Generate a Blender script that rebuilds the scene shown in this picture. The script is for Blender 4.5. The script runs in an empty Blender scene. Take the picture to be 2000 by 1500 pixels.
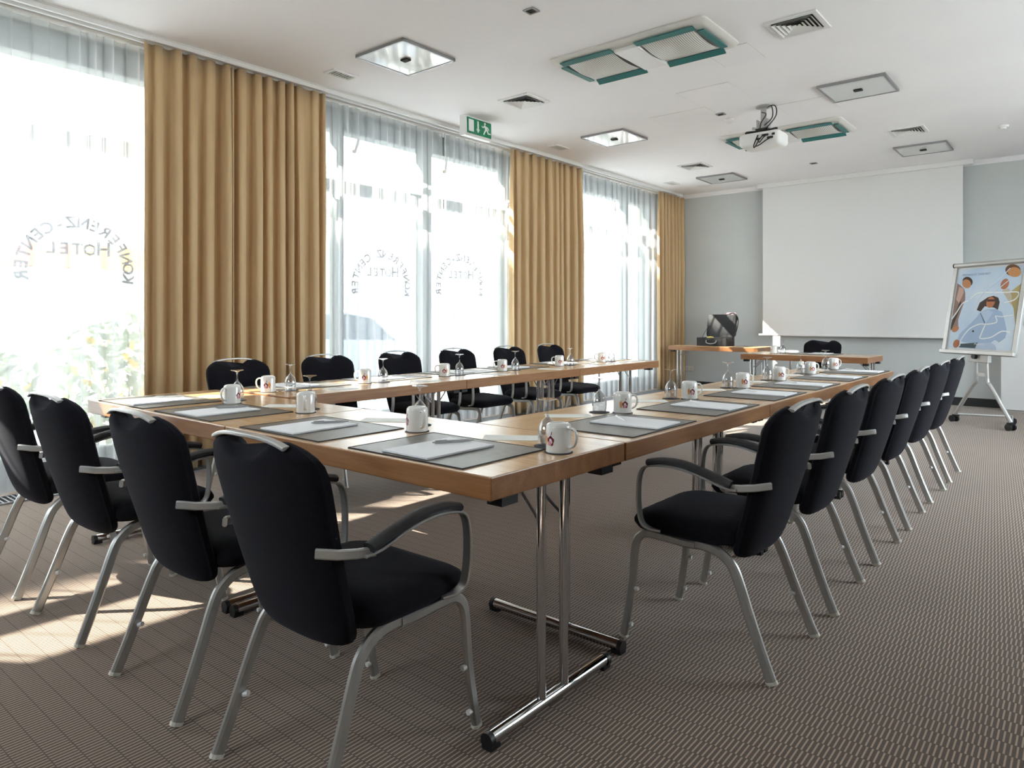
import bpy, bmesh, math, random
from mathutils import Vector, Matrix
C = bpy.context.scene.collection
PI = math.pi
random.seed(7)

# ------------------------------------------------------------------ helpers
class MB:
    """collects shapes and links them as one mesh object"""
    def __init__(s): s.v = []; s.f = []; s.mi = []; s.cur = 0
    def add(s, vs, fs):
        o = len(s.v); s.v += [tuple(p) for p in vs]
        for f in fs: s.f.append([i + o for i in f]); s.mi.append(s.cur)
    def box(s, c, d, rz=0.0, rx=0.0):
        x, y, z = d[0]/2, d[1]/2, d[2]/2
        P = [Vector((a*x, b*y, e*z)) for e in (-1, 1) for b in (-1, 1) for a in (-1, 1)]
        M = Matrix.Translation(c) @ Matrix.Rotation(rz, 4, 'Z') @ Matrix.Rotation(rx, 4, 'X')
        s.add([M @ p for p in P], [(0,2,3,1),(4,5,7,6),(0,1,5,4),(2,6,7,3),(0,4,6,2),(1,3,7,5)])
        return s
    def cyl(s, a, b, r, n=16, r2=None, caps=True):
        a = Vector(a); b = Vector(b); r2 = r if r2 is None else r2
        t = (b-a).normalized(); u = t.orthogonal().normalized(); w = t.cross(u)
        vs = []
        for p, q in ((a, r), (b, r2)):
            vs += [p + u*math.cos(2*PI*i/n)*q + w*math.sin(2*PI*i/n)*q for i in range(n)]
        fs = [(i, (i+1) % n, n+(i+1) % n, n+i) for i in range(n)]
        if caps: fs += [tuple(range(n-1, -1, -1)), tuple(range(n, 2*n))]
        s.add(vs, fs); return s
    def section(s, pts, prof, lat=(1, 0, 0)):
        """sweep a closed section prof[(n,l)] along pts"""
        pts = [Vector(p) for p in pts]; lat = Vector(lat); m = len(prof); vs = []
        for i, p in enumerate(pts):
            t = (pts[min(i+1, len(pts)-1)] - pts[max(i-1, 0)]).normalized()
            l = (lat - t*lat.dot(t)).normalized(); n = t.cross(l)
            vs += [p + n*a + l*b for a, b in prof]
        fs = []
        for i in range(len(pts)-1):
            for j in range(m):
                k = (j+1) % m
                fs.append((i*m+j, i*m+k, (i+1)*m+k, (i+1)*m+j))
        fs += [tuple(range(m-1, -1, -1)), tuple(range((len(pts)-1)*m, len(pts)*m))]
        s.add(vs, fs); return s
    def bar(s, pts, a, b, lat=(1, 0, 0)):
        c = min(a, b)*.28; x, y = a/2, b/2
        return s.section(pts, [(x-c, -y), (x, -y+c), (x, y-c), (x-c, y), (-x+c, y), (-x, y-c), (-x, -y+c), (-x+c, -y)], lat)
    def tube(s, pts, r, n=8, lat=(1, 0, 0)):
        return s.section(pts, [(math.cos(2*PI*i/n)*r, math.sin(2*PI*i/n)*r) for i in range(n)], lat)
    def lathe(s, prof, n=28, c=(0, 0, 0)):
        vs = []; m = len(prof)
        for i in range(n):
            a = 2*PI*i/n
            vs += [(c[0]+r*math.cos(a), c[1]+r*math.sin(a), c[2]+z) for r, z in prof]
        fs = []
        for i in range(n):
            k = (i+1) % n
            for j in range(m-1): fs.append((i*m+j, k*m+j, k*m+j+1, i*m+j+1))
        s.add(vs, fs); return s
    def loops(s, rows, cap=True):
        m = len(rows[0]); vs = [p for r in rows for p in r]; fs = []
        for i in range(len(rows)-1):
            for j in range(m):
                k = (j+1) % m
                fs.append((i*m+j, i*m+k, (i+1)*m+k, (i+1)*m+j))
        if cap: fs += [tuple(range(m-1, -1, -1)), tuple(range((len(rows)-1)*m, len(rows)*m))]
        s.add(vs, fs); return s
    def prism(s, pts, z0, z1, fr=None):
        """2-D outline pulled from z0 to z1; fr maps (x,y,z) to the place"""
        fr = fr or (lambda x, y, z: (x, y, z))
        s.loops([[fr(x, y, z0) for x, y in pts], [fr(x, y, z1) for x, y in pts]]); return s
    def sheet(s, nu, nv, fn):
        vs = [fn(i/(nu-1), j/(nv-1)) for j in range(nv) for i in range(nu)]
        fs = [(j*nu+i, j*nu+i+1, (j+1)*nu+i+1, (j+1)*nu+i) for j in range(nv-1) for i in range(nu-1)]
        s.add(vs, fs); return s
    def build(s, name, m, parent=None, smooth=40, bevel=0, loc=None, seg=2):
        me = bpy.data.meshes.new(name); me.from_pydata(s.v, [], s.f)
        ms = m if isinstance(m, (list, tuple)) else [m]
        for k in ms: me.materials.append(k)
        if len(ms) > 1: me.polygons.foreach_set('material_index', s.mi)
        bm = bmesh.new(); bm.from_mesh(me)
        bmesh.ops.recalc_face_normals(bm, faces=bm.faces); bm.to_mesh(me); bm.free()
        if smooth:
            me.shade_smooth(); me.set_sharp_from_angle(angle=math.radians(smooth))
        o = bpy.data.objects.new(name, me); C.objects.link(o)
        if parent: o.parent = parent
        if loc: o.location = loc
        if bevel:
            b = o.modifiers.new('Bevel', 'BEVEL'); b.width = bevel; b.segments = seg; b.limit_method = 'ANGLE'; b.angle_limit = .7
        return o

def tag(o, label=None, cat=None, group=None, kind=None):
    if label: o['label'] = label
    if cat: o['category'] = cat
    if group: o['group'] = group
    if kind: o['kind'] = kind
    return o
def empty(name, loc=(0, 0, 0), rz=0.0):
    o = bpy.data.objects.new(name, None); C.objects.link(o); o.location = loc; o.rotation_euler = (0, 0, rz)
    o.empty_display_size = .1; return o
def copy_tree(o, parent=None):
    c = o.copy(); C.objects.link(c)
    if parent: c.parent = parent
    for ch in list(o.children): copy_tree(ch, c)
    return c
class Kind:
    """the first placing moves the built thing itself, the later ones copy it"""
    def __init__(s, root): s.root = root; s.used = False
    def put(s, loc, rz, label, cat, group=None):
        o = copy_tree(s.root) if s.used else s.root
        s.used = True; o.location = loc; o.rotation_euler = (0, 0, rz)
        return tag(o, label, cat, group)
def smooth_path(pts, n=6):
    P = [Vector(p) for p in pts]; out = []
    for i in range(len(P)-1):
        a, b, c, d = P[max(i-1, 0)], P[i], P[i+1], P[min(i+2, len(P)-1)]
        for k in range(n):
            t = k/n
            out.append(.5*((2*b)+(c-a)*t+(2*a-5*b+4*c-d)*t*t+(3*b-a-3*c+d)*t**3))
    return out + [P[-1]]
def lerp_tab(tab, x):
    for (a, b), (c, d) in zip(tab, tab[1:]):
        if x <= c: return b + (d-b)*(x-a)/(c-a) if c > a else d
    return tab[-1][1]
def rrect(w, d, r, n=5):
    out = []
    for cx, cy, a0 in ((w/2-r, d/2-r, 0), (-w/2+r, d/2-r, PI/2), (-w/2+r, -d/2+r, PI), (w/2-r, -d/2+r, 1.5*PI)):
        for i in range(n+1):
            a = a0 + PI/2*i/n; out.append((cx+r*math.cos(a), cy+r*math.sin(a)))
    return out

# ------------------------------------------------------------------ materials
def lin(r, g, b):
    f = lambda c: (c/255/12.92) if c/255 <= .04045 else ((c/255+.055)/1.055)**2.4
    return (f(r), f(g), f(b), 1)
def mat(name, col, rough=.5, metal=0.0, **kw):
    m = bpy.data.materials.new(name); m.use_nodes = True
    b = m.node_tree.nodes['Principled BSDF']
    b.inputs['Base Color'].default_value = col if len(col) == 4 else (*col, 1)
    b.inputs['Roughness'].default_value = rough; b.inputs['Metallic'].default_value = metal
    for k, v in kw.items(): b.inputs[k].default_value = v
    return m
def nodes(m): return m.node_tree.nodes, m.node_tree.links, m.node_tree.nodes['Principled BSDF']
def noisy(m, c1, c2, scale, stretch=(1, 1, 1), detail=4, bump=0.0, bscale=None, coord='Object'):
    N, L, b = nodes(m)
    tc = N.new('ShaderNodeTexCoord'); mp = N.new('ShaderNodeMapping'); mp.inputs['Scale'].default_value = stretch
    nz = N.new('ShaderNodeTexNoise'); nz.inputs['Scale'].default_value = scale; nz.inputs['Detail'].default_value = detail
    rp = N.new('ShaderNodeValToRGB'); rp.color_ramp.elements[0].position = .3; rp.color_ramp.elements[1].position = .7
    rp.color_ramp.elements[0].color = c1; rp.color_ramp.elements[1].color = c2
    L.new(tc.outputs[coord], mp.inputs['Vector']); L.new(mp.outputs[0], nz.inputs['Vector'])
    L.new(nz.outputs['Fac'], rp.inputs['Fac']); L.new(rp.outputs[0], b.inputs['Base Color'])
    if bump:
        n2 = N.new('ShaderNodeTexNoise'); n2.inputs['Scale'].default_value = bscale or scale
        L.new(tc.outputs[coord], n2.inputs['Vector'])
        bp = N.new('ShaderNodeBump'); bp.inputs['Strength'].default_value = bump; bp.inputs['Distance'].default_value = .002
        L.new(n2.outputs['Fac'], bp.inputs['Height']); L.new(bp.outputs[0], b.inputs['Normal'])
    return m
M = {}
M['ceiling'] = noisy(mat('ceiling_paint', (.8, .8, .8), .9), (.89, .88, .905, 1), (.92, .91, .93, 1), 1.5)
M['wall'] = noisy(mat('grey_wall_paint', (.4, .42, .43), .85), (.57, .60, .60, 1), (.60, .63, .63, 1), 2, bump=.15, bscale=300)
M['white_wall'] = mat('white_wall_paint', (.6, .6, .59), .85)
M['back_wall'] = mat('brown_wall_panel', (.16, .13, .11), .7)
M['white'] = mat('white_lacquer', (.78, .78, .78), .4)
M['white_plastic'] = mat('white_plastic', (.8, .8, .79), .35)
M['offwhite'] = mat('offwhite_metal', (.70, .69, .66), .45)
M['black_plastic'] = mat('black_plastic', (.012, .012, .014), .45)
M['black'] = mat('black_baseboard', (.02, .02, .022), .5)
M['dark'] = mat('dark_void', (.03, .03, .03), .9)
M['chrome'] = mat('chrome', (.62, .62, .63), .07, 1.0)
M['steel'] = noisy(mat('satin_aluminium', (.5, .5, .5), .38, .85), (.46, .46, .45, 1), (.54, .54, .53, 1), 30, (1, 1, .1))
M['bar_metal'] = mat('bright_aluminium', (.52, .52, .51), .4, .6)
M['grey_metal'] = mat('grey_metal', (.33, .33, .34), .4, .7)
M['window_frame'] = mat('grey_green_window_frame', (.13, .155, .135), .5)
M['teal'] = mat('teal_flap', lin(38, 112, 112), .45)
M['green'] = mat('sign_green', lin(0, 122, 82), .4)
M['rubber'] = mat('white_glide', (.72, .70, .62), .5)
M['clear'] = mat('clear_plastic', (.8, .8, .8), .15)
M['fabric'] = noisy(mat('black_upholstery', (.01, .01, .014), .95, 0, **{'Sheen Weight': .05, 'Sheen Roughness': .5, 'Specular IOR Level': .2}),
                    (.004, .004, .006, 1), (.007, .0065, .010, 1), 60, bump=.25, bscale=900)
M['fabric'].node_tree.nodes['Principled BSDF'].inputs['Sheen Tint'].default_value = (.6, .6, .8, 1)
M['arm_pad'] = mat('black_arm_pad', (.012, .012, .014), .55)
M['drape'] = noisy(mat('golden_beige_drape', lin(206, 174, 132), .9, 0, **{'Sheen Weight': .25}), lin(200, 170, 128), lin(212, 183, 142), 8, (1, 1, .15), bump=.15, bscale=500)
M['paper'] = mat('white_paper', (.86, .87, .9), .7)
M['mat'] = noisy(mat('grey_desk_mat', lin(110, 107, 101), .36), lin(104, 101, 95), lin(116, 113, 107), 40, bump=.2, bscale=700)
M['mat_edge'] = mat('dark_stitching', lin(35, 33, 32), .7)
M['card'] = mat('cream_card', (.83, .83, .79), .6)
M['pen'] = mat('silver_pen', (.45, .45, .46), .3, .6)
M['pen_white'] = mat('white_pen', (.82, .82, .8), .3)
M['china'] = mat('white_china', (.74, .73, .70), .12, 0, **{'Coat Weight': .4})
M['coaster'] = mat('dark_blue_grey_coaster', lin(58, 58, 68), .8)
M['decal_red'] = mat('burgundy_print', lin(110, 28, 50), .3)
M['decal_pink'] = mat('pink_print', lin(214, 150, 165), .3)
M['decal_orange'] = mat('orange_print', lin(216, 150, 84), .3)
M['screen'] = mat('matte_screen_cloth', (.76, .765, .76), .95)
M['bag'] = noisy(mat('black_bag_nylon', (.015, .015, .018), .7), (.012, .012, .014, 1), (.022, .022, .025, 1), 90, bump=.3, bscale=400)
M['yellow'] = mat('yellow_item', lin(225, 205, 110), .6)
M['pink'] = mat('pink_paper', lin(230, 170, 180), .7)
M['tile'] = mat('pale_pavement', (.62, .60, .57), .9)
M['added_ground'] = mat('grey_paving', (.45, .45, .44), .9)
M['facade'] = noisy(mat('pale_render_facade', (.75, .72, .66), .9), (.48, .46, .43, 1), (.54, .52, .49, 1), .6)
M['facade_win'] = mat('facade_window', (.32, .36, .4), .2)
M['shop_grey'] = mat('grey_shopfront', (.16, .16, .16), .6)
M['banner_or'] = mat('orange_banner', lin(250, 165, 55), .7)
M['banner_red'] = mat('red_banner', lin(238, 84, 52), .7)
M['car'] = mat('pale_blue_car_paint', (.30, .38, .5), .25, .2)
M['car_glass'] = mat('car_glass', (.05, .07, .09), .08)
M['soffit'] = mat('beige_canopy', lin(214, 190, 150), .8)
M['canopy_steel'] = mat('pale_canopy_steel', lin(150, 140, 125), .6)
M['leaf'] = noisy(mat('shrub_leaf', (.12, .18, .05), .7), (.24, .28, .17, 1), (.36, .40, .24, 1), 5)
M['leaf_y'] = mat('yellow_leaf', lin(236, 196, 70), .7)
M['letter'] = mat('dark_lettering', (.12, .125, .135), .5)

def carpet():
    m = mat('woven_stripe_carpet', (.1, .08, .07), .95, 0, **{'Specular IOR Level': .1, 'Sheen Weight': .25, 'Sheen Roughness': .5})
    N, L, b = nodes(m)
    tc = N.new('ShaderNodeTexCoord'); sp = N.new('ShaderNodeSeparateXYZ'); L.new(tc.outputs['Object'], sp.inputs[0])
    def mth(op, a, bb=None):
        n = N.new('ShaderNodeMath'); n.operation = op
        for i, v in enumerate((a, bb)):
            if v is None: continue
            if isinstance(v, (int, float)): n.inputs[i].default_value = v
            else: L.new(v, n.inputs[i])
        return n.outputs[0]
    v = mth('DIVIDE', sp.outputs['Y'], .066); row = mth('FLOOR', v)
    u = mth('ADD', mth('DIVIDE', sp.outputs['X'], .0143), mth('MULTIPLY', row, .42))
    fu = mth('FRACT', u); fv = mth('FRACT', v)
    d = mth('ABSOLUTE', mth('SUBTRACT', fu, .5))            # 0 in the middle of a dash
    dash = mth('LESS_THAN', d, .165); end = mth('LESS_THAN', mth('ABSOLUTE', mth('SUBTRACT', fv, .5)), .475)
    fac = mth('MULTIPLY', dash, end)
    nz = N.new('ShaderNodeTexNoise'); nz.inputs['Scale'].default_value = 220; L.new(tc.outputs['Object'], nz.inputs['Vector'])
    n2 = N.new('ShaderNodeTexNoise'); n2.inputs['Scale'].default_value = 1.3; L.new(tc.outputs['Object'], n2.inputs['Vector'])
    fac2 = mth('ADD', mth('MULTIPLY', fac, .8), mth('MULTIPLY', nz.outputs['Fac'], .3))
    mx = N.new('ShaderNodeMix'); mx.data_type = 'RGBA'; L.new(fac2, mx.inputs['Factor'])
    mx.inputs['A'].default_value = (.046, .032, .026, 1); mx.inputs['B'].default_value = (.46, .335, .255, 1)
    hs = N.new('ShaderNodeHueSaturation'); L.new(mx.outputs['Result'], hs.inputs['Color'])
    L.new(mth('ADD', mth('MULTIPLY', n2.outputs['Fac'], .24), .88), hs.inputs['Value'])
    L.new(hs.outputs[0], b.inputs['Base Color'])
    bp = N.new('ShaderNodeBump'); bp.inputs['Strength'].default_value = .6; bp.inputs['Distance'].default_value = .003
    L.new(fac2, bp.inputs['Height']); L.new(bp.outputs[0], b.inputs['Normal'])
    return m
M['carpet'] = carpet()
def wood(name, c1, c2, c3, rough=.27):
    m = mat(name, c2, rough, 0, **{'Coat Weight': .3, 'Coat Roughness': .2})
    N, L, b = nodes(m)
    tc = N.new('ShaderNodeTexCoord'); oi = N.new('ShaderNodeObjectInfo')
    ad = N.new('ShaderNodeVectorMath'); ad.operation = 'ADD'
    cm = N.new('ShaderNodeCombineXYZ'); ml = N.new('ShaderNodeMath'); ml.operation = 'MULTIPLY'; ml.inputs[1].default_value = 9
    L.new(oi.outputs['Random'], ml.inputs[0]); L.new(ml.outputs[0], cm.inputs[1]); L.new(ml.outputs[0], cm.inputs[0])
    L.new(tc.outputs['Object'], ad.inputs[0]); L.new(cm.outputs[0], ad.inputs[1])
    mp = N.new('ShaderNodeMapping'); mp.inputs['Scale'].default_value = (.9, 7, 7); L.new(ad.outputs[0], mp.inputs['Vector'])
    nz = N.new('ShaderNodeTexNoise'); nz.inputs['Scale'].default_value = 1.6; nz.inputs['Detail'].default_value = 3; nz.inputs['Distortion'].default_value = 1.4
    L.new(mp.outputs[0], nz.inputs['Vector'])
    rp = N.new('ShaderNodeValToRGB'); e = rp.color_ramp.elements
    e[0].position = .25; e[0].color = c1; e[1].position = .75; e[1].color = c3
    k = e.new(.5); k.color = c2
    L.new(nz.outputs['Fac'], rp.inputs['Fac'])
    mp2 = N.new('ShaderNodeMapping'); mp2.inputs['Scale'].default_value = (6, 160, 160); L.new(ad.outputs[0], mp2.inputs['Vector'])
    n2 = N.new('ShaderNodeTexNoise'); n2.inputs['Scale'].default_value = 1; L.new(mp2.outputs[0], n2.inputs['Vector'])
    mx = N.new('ShaderNodeMix'); mx.data_type = 'RGBA'; mx.blend_type = 'MULTIPLY'; mx.inputs['Factor'].default_value = .35
    r2 = N.new('ShaderNodeValToRGB'); r2.color_ramp.elements[0].position = .35; r2.color_ramp.elements[0].color = (.6, .5, .42, 1); r2.color_ramp.elements[1].position = .6
    L.new(n2.outputs['Fac'], r2.inputs['Fac']); L.new(rp.outputs[0], mx.inputs['A']); L.new(r2.outputs[0], mx.inputs['B'])
    L.new(mx.outputs['Result'], b.inputs['Base Color'])
    return m
M['wood'] = wood('beech_veneer', lin(188, 150, 112), lin(203, 167, 128), lin(214, 181, 144))
M['wood_edge'] = wood('beech_edge', lin(134, 88, 51), lin(150, 103, 63), lin(165, 119, 77), .4)
def sheer():
    m = bpy.data.materials.new('white_sheer_voile'); m.use_nodes = True
    N, L = m.node_tree.nodes, m.node_tree.links
    N.remove(N['Principled BSDF']); out = N['Material Output']
    tr = N.new('ShaderNodeBsdfTransparent'); tl = N.new('ShaderNodeBsdfTranslucent'); df = N.new('ShaderNodeBsdfDiffuse')
    tl.inputs[0].default_value = (.56, .575, .60, 1); df.inputs[0].default_value = (.7, .71, .73, 1)
    a = N.new('ShaderNodeMixShader'); a.inputs[0].default_value = .4; L.new(tl.outputs[0], a.inputs[1]); L.new(df.outputs[0], a.inputs[2])
    b = N.new('ShaderNodeMixShader'); b.inputs[0].default_value = SHEER_OPEN; L.new(a.outputs[0], b.inputs[1]); L.new(tr.outputs[0], b.inputs[2])
    L.new(b.outputs[0], out.inputs[0]); return m
SHEER_OPEN = .5
M['sheer'] = sheer()
def thin_glass(name, tint=(1, 1, 1, 1), refl=.04):
    m = bpy.data.materials.new(name); m.use_nodes = True
    N, L = m.node_tree.nodes, m.node_tree.links
    N.remove(N['Principled BSDF']); out = N['Material Output']
    tr = N.new('ShaderNodeBsdfTransparent'); tr.inputs[0].default_value = tint
    gl = N.new('ShaderNodeBsdfGlossy'); gl.inputs['Roughness'].default_value = .02
    lw = N.new('ShaderNodeLayerWeight'); lw.inputs['Blend'].default_value = .5
    pw = N.new('ShaderNodeMath'); pw.operation = 'POWER'; pw.inputs[1].default_value = 2.6; L.new(lw.outputs['Facing'], pw.inputs[0])
    fr = N.new('ShaderNodeMath'); fr.operation = 'MULTIPLY_ADD'; fr.inputs[1].default_value = .85; fr.inputs[2].default_value = refl; L.new(pw.outputs[0], fr.inputs[0])
    x = N.new('ShaderNodeMixShader'); L.new(fr.outputs[0], x.inputs[0]); L.new(tr.outputs[0], x.inputs[1]); L.new(gl.outputs[0], x.inputs[2])
    L.new(x.outputs[0], out.inputs[0]); return m
M['pane'] = thin_glass('window_glass', (.95, .97, .96, 1))
M['glass'] = thin_glass('drinking_glass', (.9, .91, .92, 1), .14)
M['lamp_glass'] = mat('frosted_lamp_glass', (.62, .64, .64), .12, 0, **{'Coat Weight': .6})
def grille_mat():
    m = mat('ribbed_white_grille', (.7, .7, .68), .5)
    N, L, b = nodes(m)
    tc = N.new('ShaderNodeTexCoord'); wv = N.new('ShaderNodeTexWave'); wv.inputs['Scale'].default_value = 18; wv.bands_direction = 'X'
    rp = N.new('ShaderNodeValToRGB'); rp.color_ramp.elements[0].position = .25; rp.color_ramp.elements[0].color = (.3, .3, .28, 1)
    rp.color_ramp.elements[1].position = .5; rp.color_ramp.elements[1].color = (.72, .71, .67, 1)
    L.new(tc.outputs['Object'], wv.inputs['Vector']); L.new(wv.outputs['Fac'], rp.inputs['Fac']); L.new(rp.outputs[0], b.inputs['Base Color'])
    return m
M['ribs'] = grille_mat()

# ------------------------------------------------------------------ the room
ZC = 3.27; XW = -5.85; YF = 11.15; XR = 1.7; YB = -1.6
def struct(mb, name, m, parent=None, **k):
    o = mb.build(name, m, parent, **k)
    if not parent: o['kind'] = 'structure'
    return o
struct(MB().box(((XW+XR)/2-.1, (YB+YF)/2, -.05), (XR-XW+.4, YF-YB+.4, .1)), 'floor', M['carpet'], smooth=0)
struct(MB().box(((XW+XR)/2-.1, (YB+YF)/2, ZC+.1), (XR-XW+.6, YF-YB+.6, .2)), 'ceiling', M['ceiling'], smooth=0)
struct(MB().box(((XW+XR)/2-.1, YF+.1, ZC/2), (XR-XW+.6, .2, ZC)), 'wall_far', M['wall'], smooth=0)
RW = [(4.4, 6.3), (7.2, 8.9)]; RZ = (.9, 2.8); BX = (-3.2, -1.4); BZ_ = (1.9, 2.8)
w = MB()
for z0, z1 in ((0, RZ[0]), (RZ[1], ZC)): w.box((XR+.1, (YB+YF)/2, (z0+z1)/2), (.2, YF-YB, z1-z0))
for a, b in ((YB, RW[0][0]), (RW[0][1], RW[1][0]), (RW[1][1], YF)): w.box((XR+.1, (a+b)/2, (RZ[0]+RZ[1])/2), (.2, b-a, RZ[1]-RZ[0]))
struct(w, 'wall_right', M['white_wall'], smooth=0)
w = MB()
for z0, z1 in ((0, BZ_[0]), (BZ_[1], ZC)): w.box(((XW+XR)/2-.1, YB-.1, (z0+z1)/2), (XR-XW+.6, .2, z1-z0))
for a, b in ((XW-.3, BX[0]), (BX[1], XR+.2)): w.box(((a+b)/2, YB-.1, (BZ_[0]+BZ_[1])/2), (b-a, .2, BZ_[1]-BZ_[0]))
struct(w, 'wall_back', M['back_wall'], smooth=0)
# window wall: header strip, low kerb and the piers behind the drapes
BAYS = [(-1.4, 2.62), (3.72, 7.25), (7.75, 10.7)]
ZH = 3.08
w = MB()
w.box((XW-.08, (YB+YF)/2, (ZH+ZC)/2), (.24, YF-YB, ZC-ZH))
w.box((XW-.08, (YB+YF)/2, .05), (.24, YF-YB, .1))
for a, b in ((YB, -1.4), (2.62, 3.72), (7.25, 7.75), (10.7, YF)):
    w.box((XW-.08, (a+b)/2, (ZH+.1)/2), (.24, b-a, ZH-.1))
struct(w, 'wall_left', M['window_frame'], smooth=0)
MULL = [[-.2, 1.1], [4.31, 5.5, 6.9], [9.9]]
def lettering(cy, cz, R, parent, word='HOTEL', arc='KONFERENZ-CENTER', hs=.085):
    """raised lettering stuck on the pane, reading from the street side"""
    mb = MB()
    def put(ch, size, y, z, ang):
        cu = bpy.data.curves.new('t', 'FONT'); cu.body = ch; cu.size = size; cu.align_x = 'CENTER'; cu.resolution_u = 2; cu.offset = .0035
        ob = bpy.data.objects.new('t', cu); C.objects.link(ob)
        me = bpy.data.meshes.new_from_object(ob)
        ca, sa = math.cos(ang), math.sin(ang)
        vs = []
        for v in me.vertices:
            a, b = v.co.x*ca - v.co.y*sa, v.co.x*sa + v.co.y*ca
            vs.append((XW+.022, y-a, z+b))
        mb.add(vs, [tuple(p.vertices) for p in me.polygons])
        bpy.data.objects.remove(ob); bpy.data.curves.remove(cu); bpy.data.meshes.remove(me)
    n = len(arc)
    for i, ch in enumerate(arc):
        a = math.radians(-98 + 196*i/(n-1))                  # over the top of the arc
        put(ch, .115, cy - R*math.sin(a), cz-.17 + R*math.cos(a), -a)
    for i, ch in enumerate(word):
        put(ch, .15 if i == 0 else .12, cy - (i-2)*.085 + (.01 if i == 0 else 0), cz-.05, 0)
    mb.build('lettering', M['letter'], parent, smooth=0)
for k, (a, b) in enumerate(BAYS):
    root = empty('window_%d' % (k+1), (0, 0, 0)); root['kind'] = 'structure'
    f = MB(); x = XW; d = .11
    for z0, z1 in ((.1, .2), (2.44, 2.55), (ZH-.03, ZH)): f.box((x, (a+b)/2, (z0+z1)/2), (d, b-a, z1-z0))
    for y in [a+.04, b-.04] + MULL[k]: f.box((x, y, (ZH+.1)/2), (d+.01, .085 if y not in (5.5,) else .13, ZH-.1))
    f.build('window_frame', M['window_frame'], root, smooth=0)
    MB().box((x, (a+b)/2, (ZH+.1)/2), (.012, b-a-.02, ZH-.12)).build('pane', M['pane'], root, smooth=0)
    if k == 0: lettering(1.97, 1.70, .32, root)
    if k == 1: lettering(4.88, 1.67, .32, root); lettering(6.08, 1.70, .33, root)
for k, (a, b) in enumerate(RW + [BX]):     # unseen right-wall windows and one behind the camera, added to brighten the room
    root = empty('window_%d' % (k+4)); root['kind'] = 'structure'; f = MB()
    z0, z1 = RZ if k < 2 else BZ_
    P3 = (lambda p, q, dp, dq: ((XR+.1, p, q), (.07, dp, dq))) if k < 2 else (lambda p, q, dp, dq: ((p, YB-.1, q), (dp, .07, dq)))
    for z in (z0+.03, z1-.03): f.box(*P3((a+b)/2, z, b-a, .06))
    for y in (a+.03, (a+b)/2, b-.03): f.box(*P3(y, (z0+z1)/2, .06, z1-z0))
    f.build('window_frame', M['window_frame'], root, smooth=0)
    c_, d_ = P3((a+b)/2, (z0+z1)/2, b-a-.08, z1-z0-.08)
    MB().box(c_, (.012 if k < 2 else d_[0], d_[1] if k < 2 else .012, d_[2])).build('pane', M['pane'], root, smooth=0)
t = MB(); t.box(((XW+XR)/2, YF-.008, .055), (XR-XW, .016, .11)); struct(t, 'baseboard_far', M['black'], smooth=0)
t = MB().prism([(0, 0), (.05, 0), (.05, -.012), (.018, -.045), (.018, -.06), (0, -.06)], XW, XR, lambda p, q, s: (s, YF-p, ZC+q)); struct(t, 'trim_1', M['ceiling'], smooth=0)
# convector grille in the floor under the curtains
g = empty('floor_grille', (-5.40, 4.9, 0)); tag(g, 'long dark slatted heating grille set in the carpet under the curtains', 'floor grille')
fr = MB()
for sx in (-.105, .105): fr.box((sx, 0, .004), (.012, 12.2, .014))
fr.build('frame', M['grey_metal'], g, smooth=0)
sl = MB(); sl.box((0, 0, -.001), (.2, 12.2, .008))
sl.build('tray', M['dark'], g, smooth=0)
sl = MB()
for i in range(400): sl.box((0, -6.1+.0305*i+.015, .006), (.2, .009, .008))
sl.build('slats', M['grey_metal'], g, smooth=0)

# ------------------------------------------------------------------ curtains
tr = empty('curtain_track', (-5.5, 4.8, ZC)); tag(tr, 'white triple curtain rail running along the ceiling above the windows', 'curtain track')
b = MB().box((0, 0, -.006), (.30, 12.4, .012)); b.build('plate', M['offwhite'], tr, smooth=0)
for x in (.135, .05, -.06): MB().box((x, 0, -.028), (.022, 12.4, .034)).build('rail', M['white'], tr, smooth=0)
def pleats(y0, y1, pitch, jitter, rnd):
    ys = [y0]
    while ys[-1] < y1: ys.append(ys[-1] + pitch*(1+jitter*(rnd.random()*2-1)))
    s = (y1-y0)/(ys[-1]-y0); return [y0+(y-y0)*s for y in ys]
def cloth(name, y0, y1, x0, amp, pitch, jitter, m, seed, z0=.012, z1=3.225, rows=16, per=10, solid=.003, sharp=.0):
    rnd = random.Random(seed); ks = pleats(y0, y1, pitch, jitter, rnd); n = len(ks)-1
    am = [amp*(.55+.75*rnd.random()) for _ in ks]; ph = [rnd.random()*6 for _ in ks]; lean = [(rnd.random()-.5)*.05 for _ in ks]
    mb = MB(); nu = n*per+1
    def fn(u, v):
        i = min(int(u*n), n-1); t = u*n-i
        a = am[i]*(1-t)+am[i+1]*t
        grow = .62+.38*min(1, (1-v)*3.2)
        th = 2*PI*t
        y = ks[i]*(1-t)+ks[i+1]*t + sharp*(ks[i+1]-ks[i])*math.sin(2*th)*(.8+.2*math.sin(ph[i])) + (lean[i]*(1-t)+lean[i+1]*t)*(1-v)*min(u*6, (1-u)*6, 1)
        x = x0 + a*grow*math.cos(th+.25*math.sin(2.2*(1-v)+ph[i]*0)) + .006*math.sin(5*v+ph[i]*(1-t)+ph[i+1]*t)
        return (x, y, z0+(z1-z0)*v)
    mb.sheet(nu, rows, fn)
    o = mb.build(name, m, smooth=70)
    if solid:
        s = o.modifiers.new('Solid', 'SOLIDIFY'); s.thickness = solid; s.offset = 0
    return o
DR = 'golden beige drapes'
tag(cloth('drape', 2.27, 2.93, -5.43, .06, .155, .35, M['drape'], 3, sharp=.12), 'golden beige drape with wide folds right of the first, leftmost window', 'curtain', DR)
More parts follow.
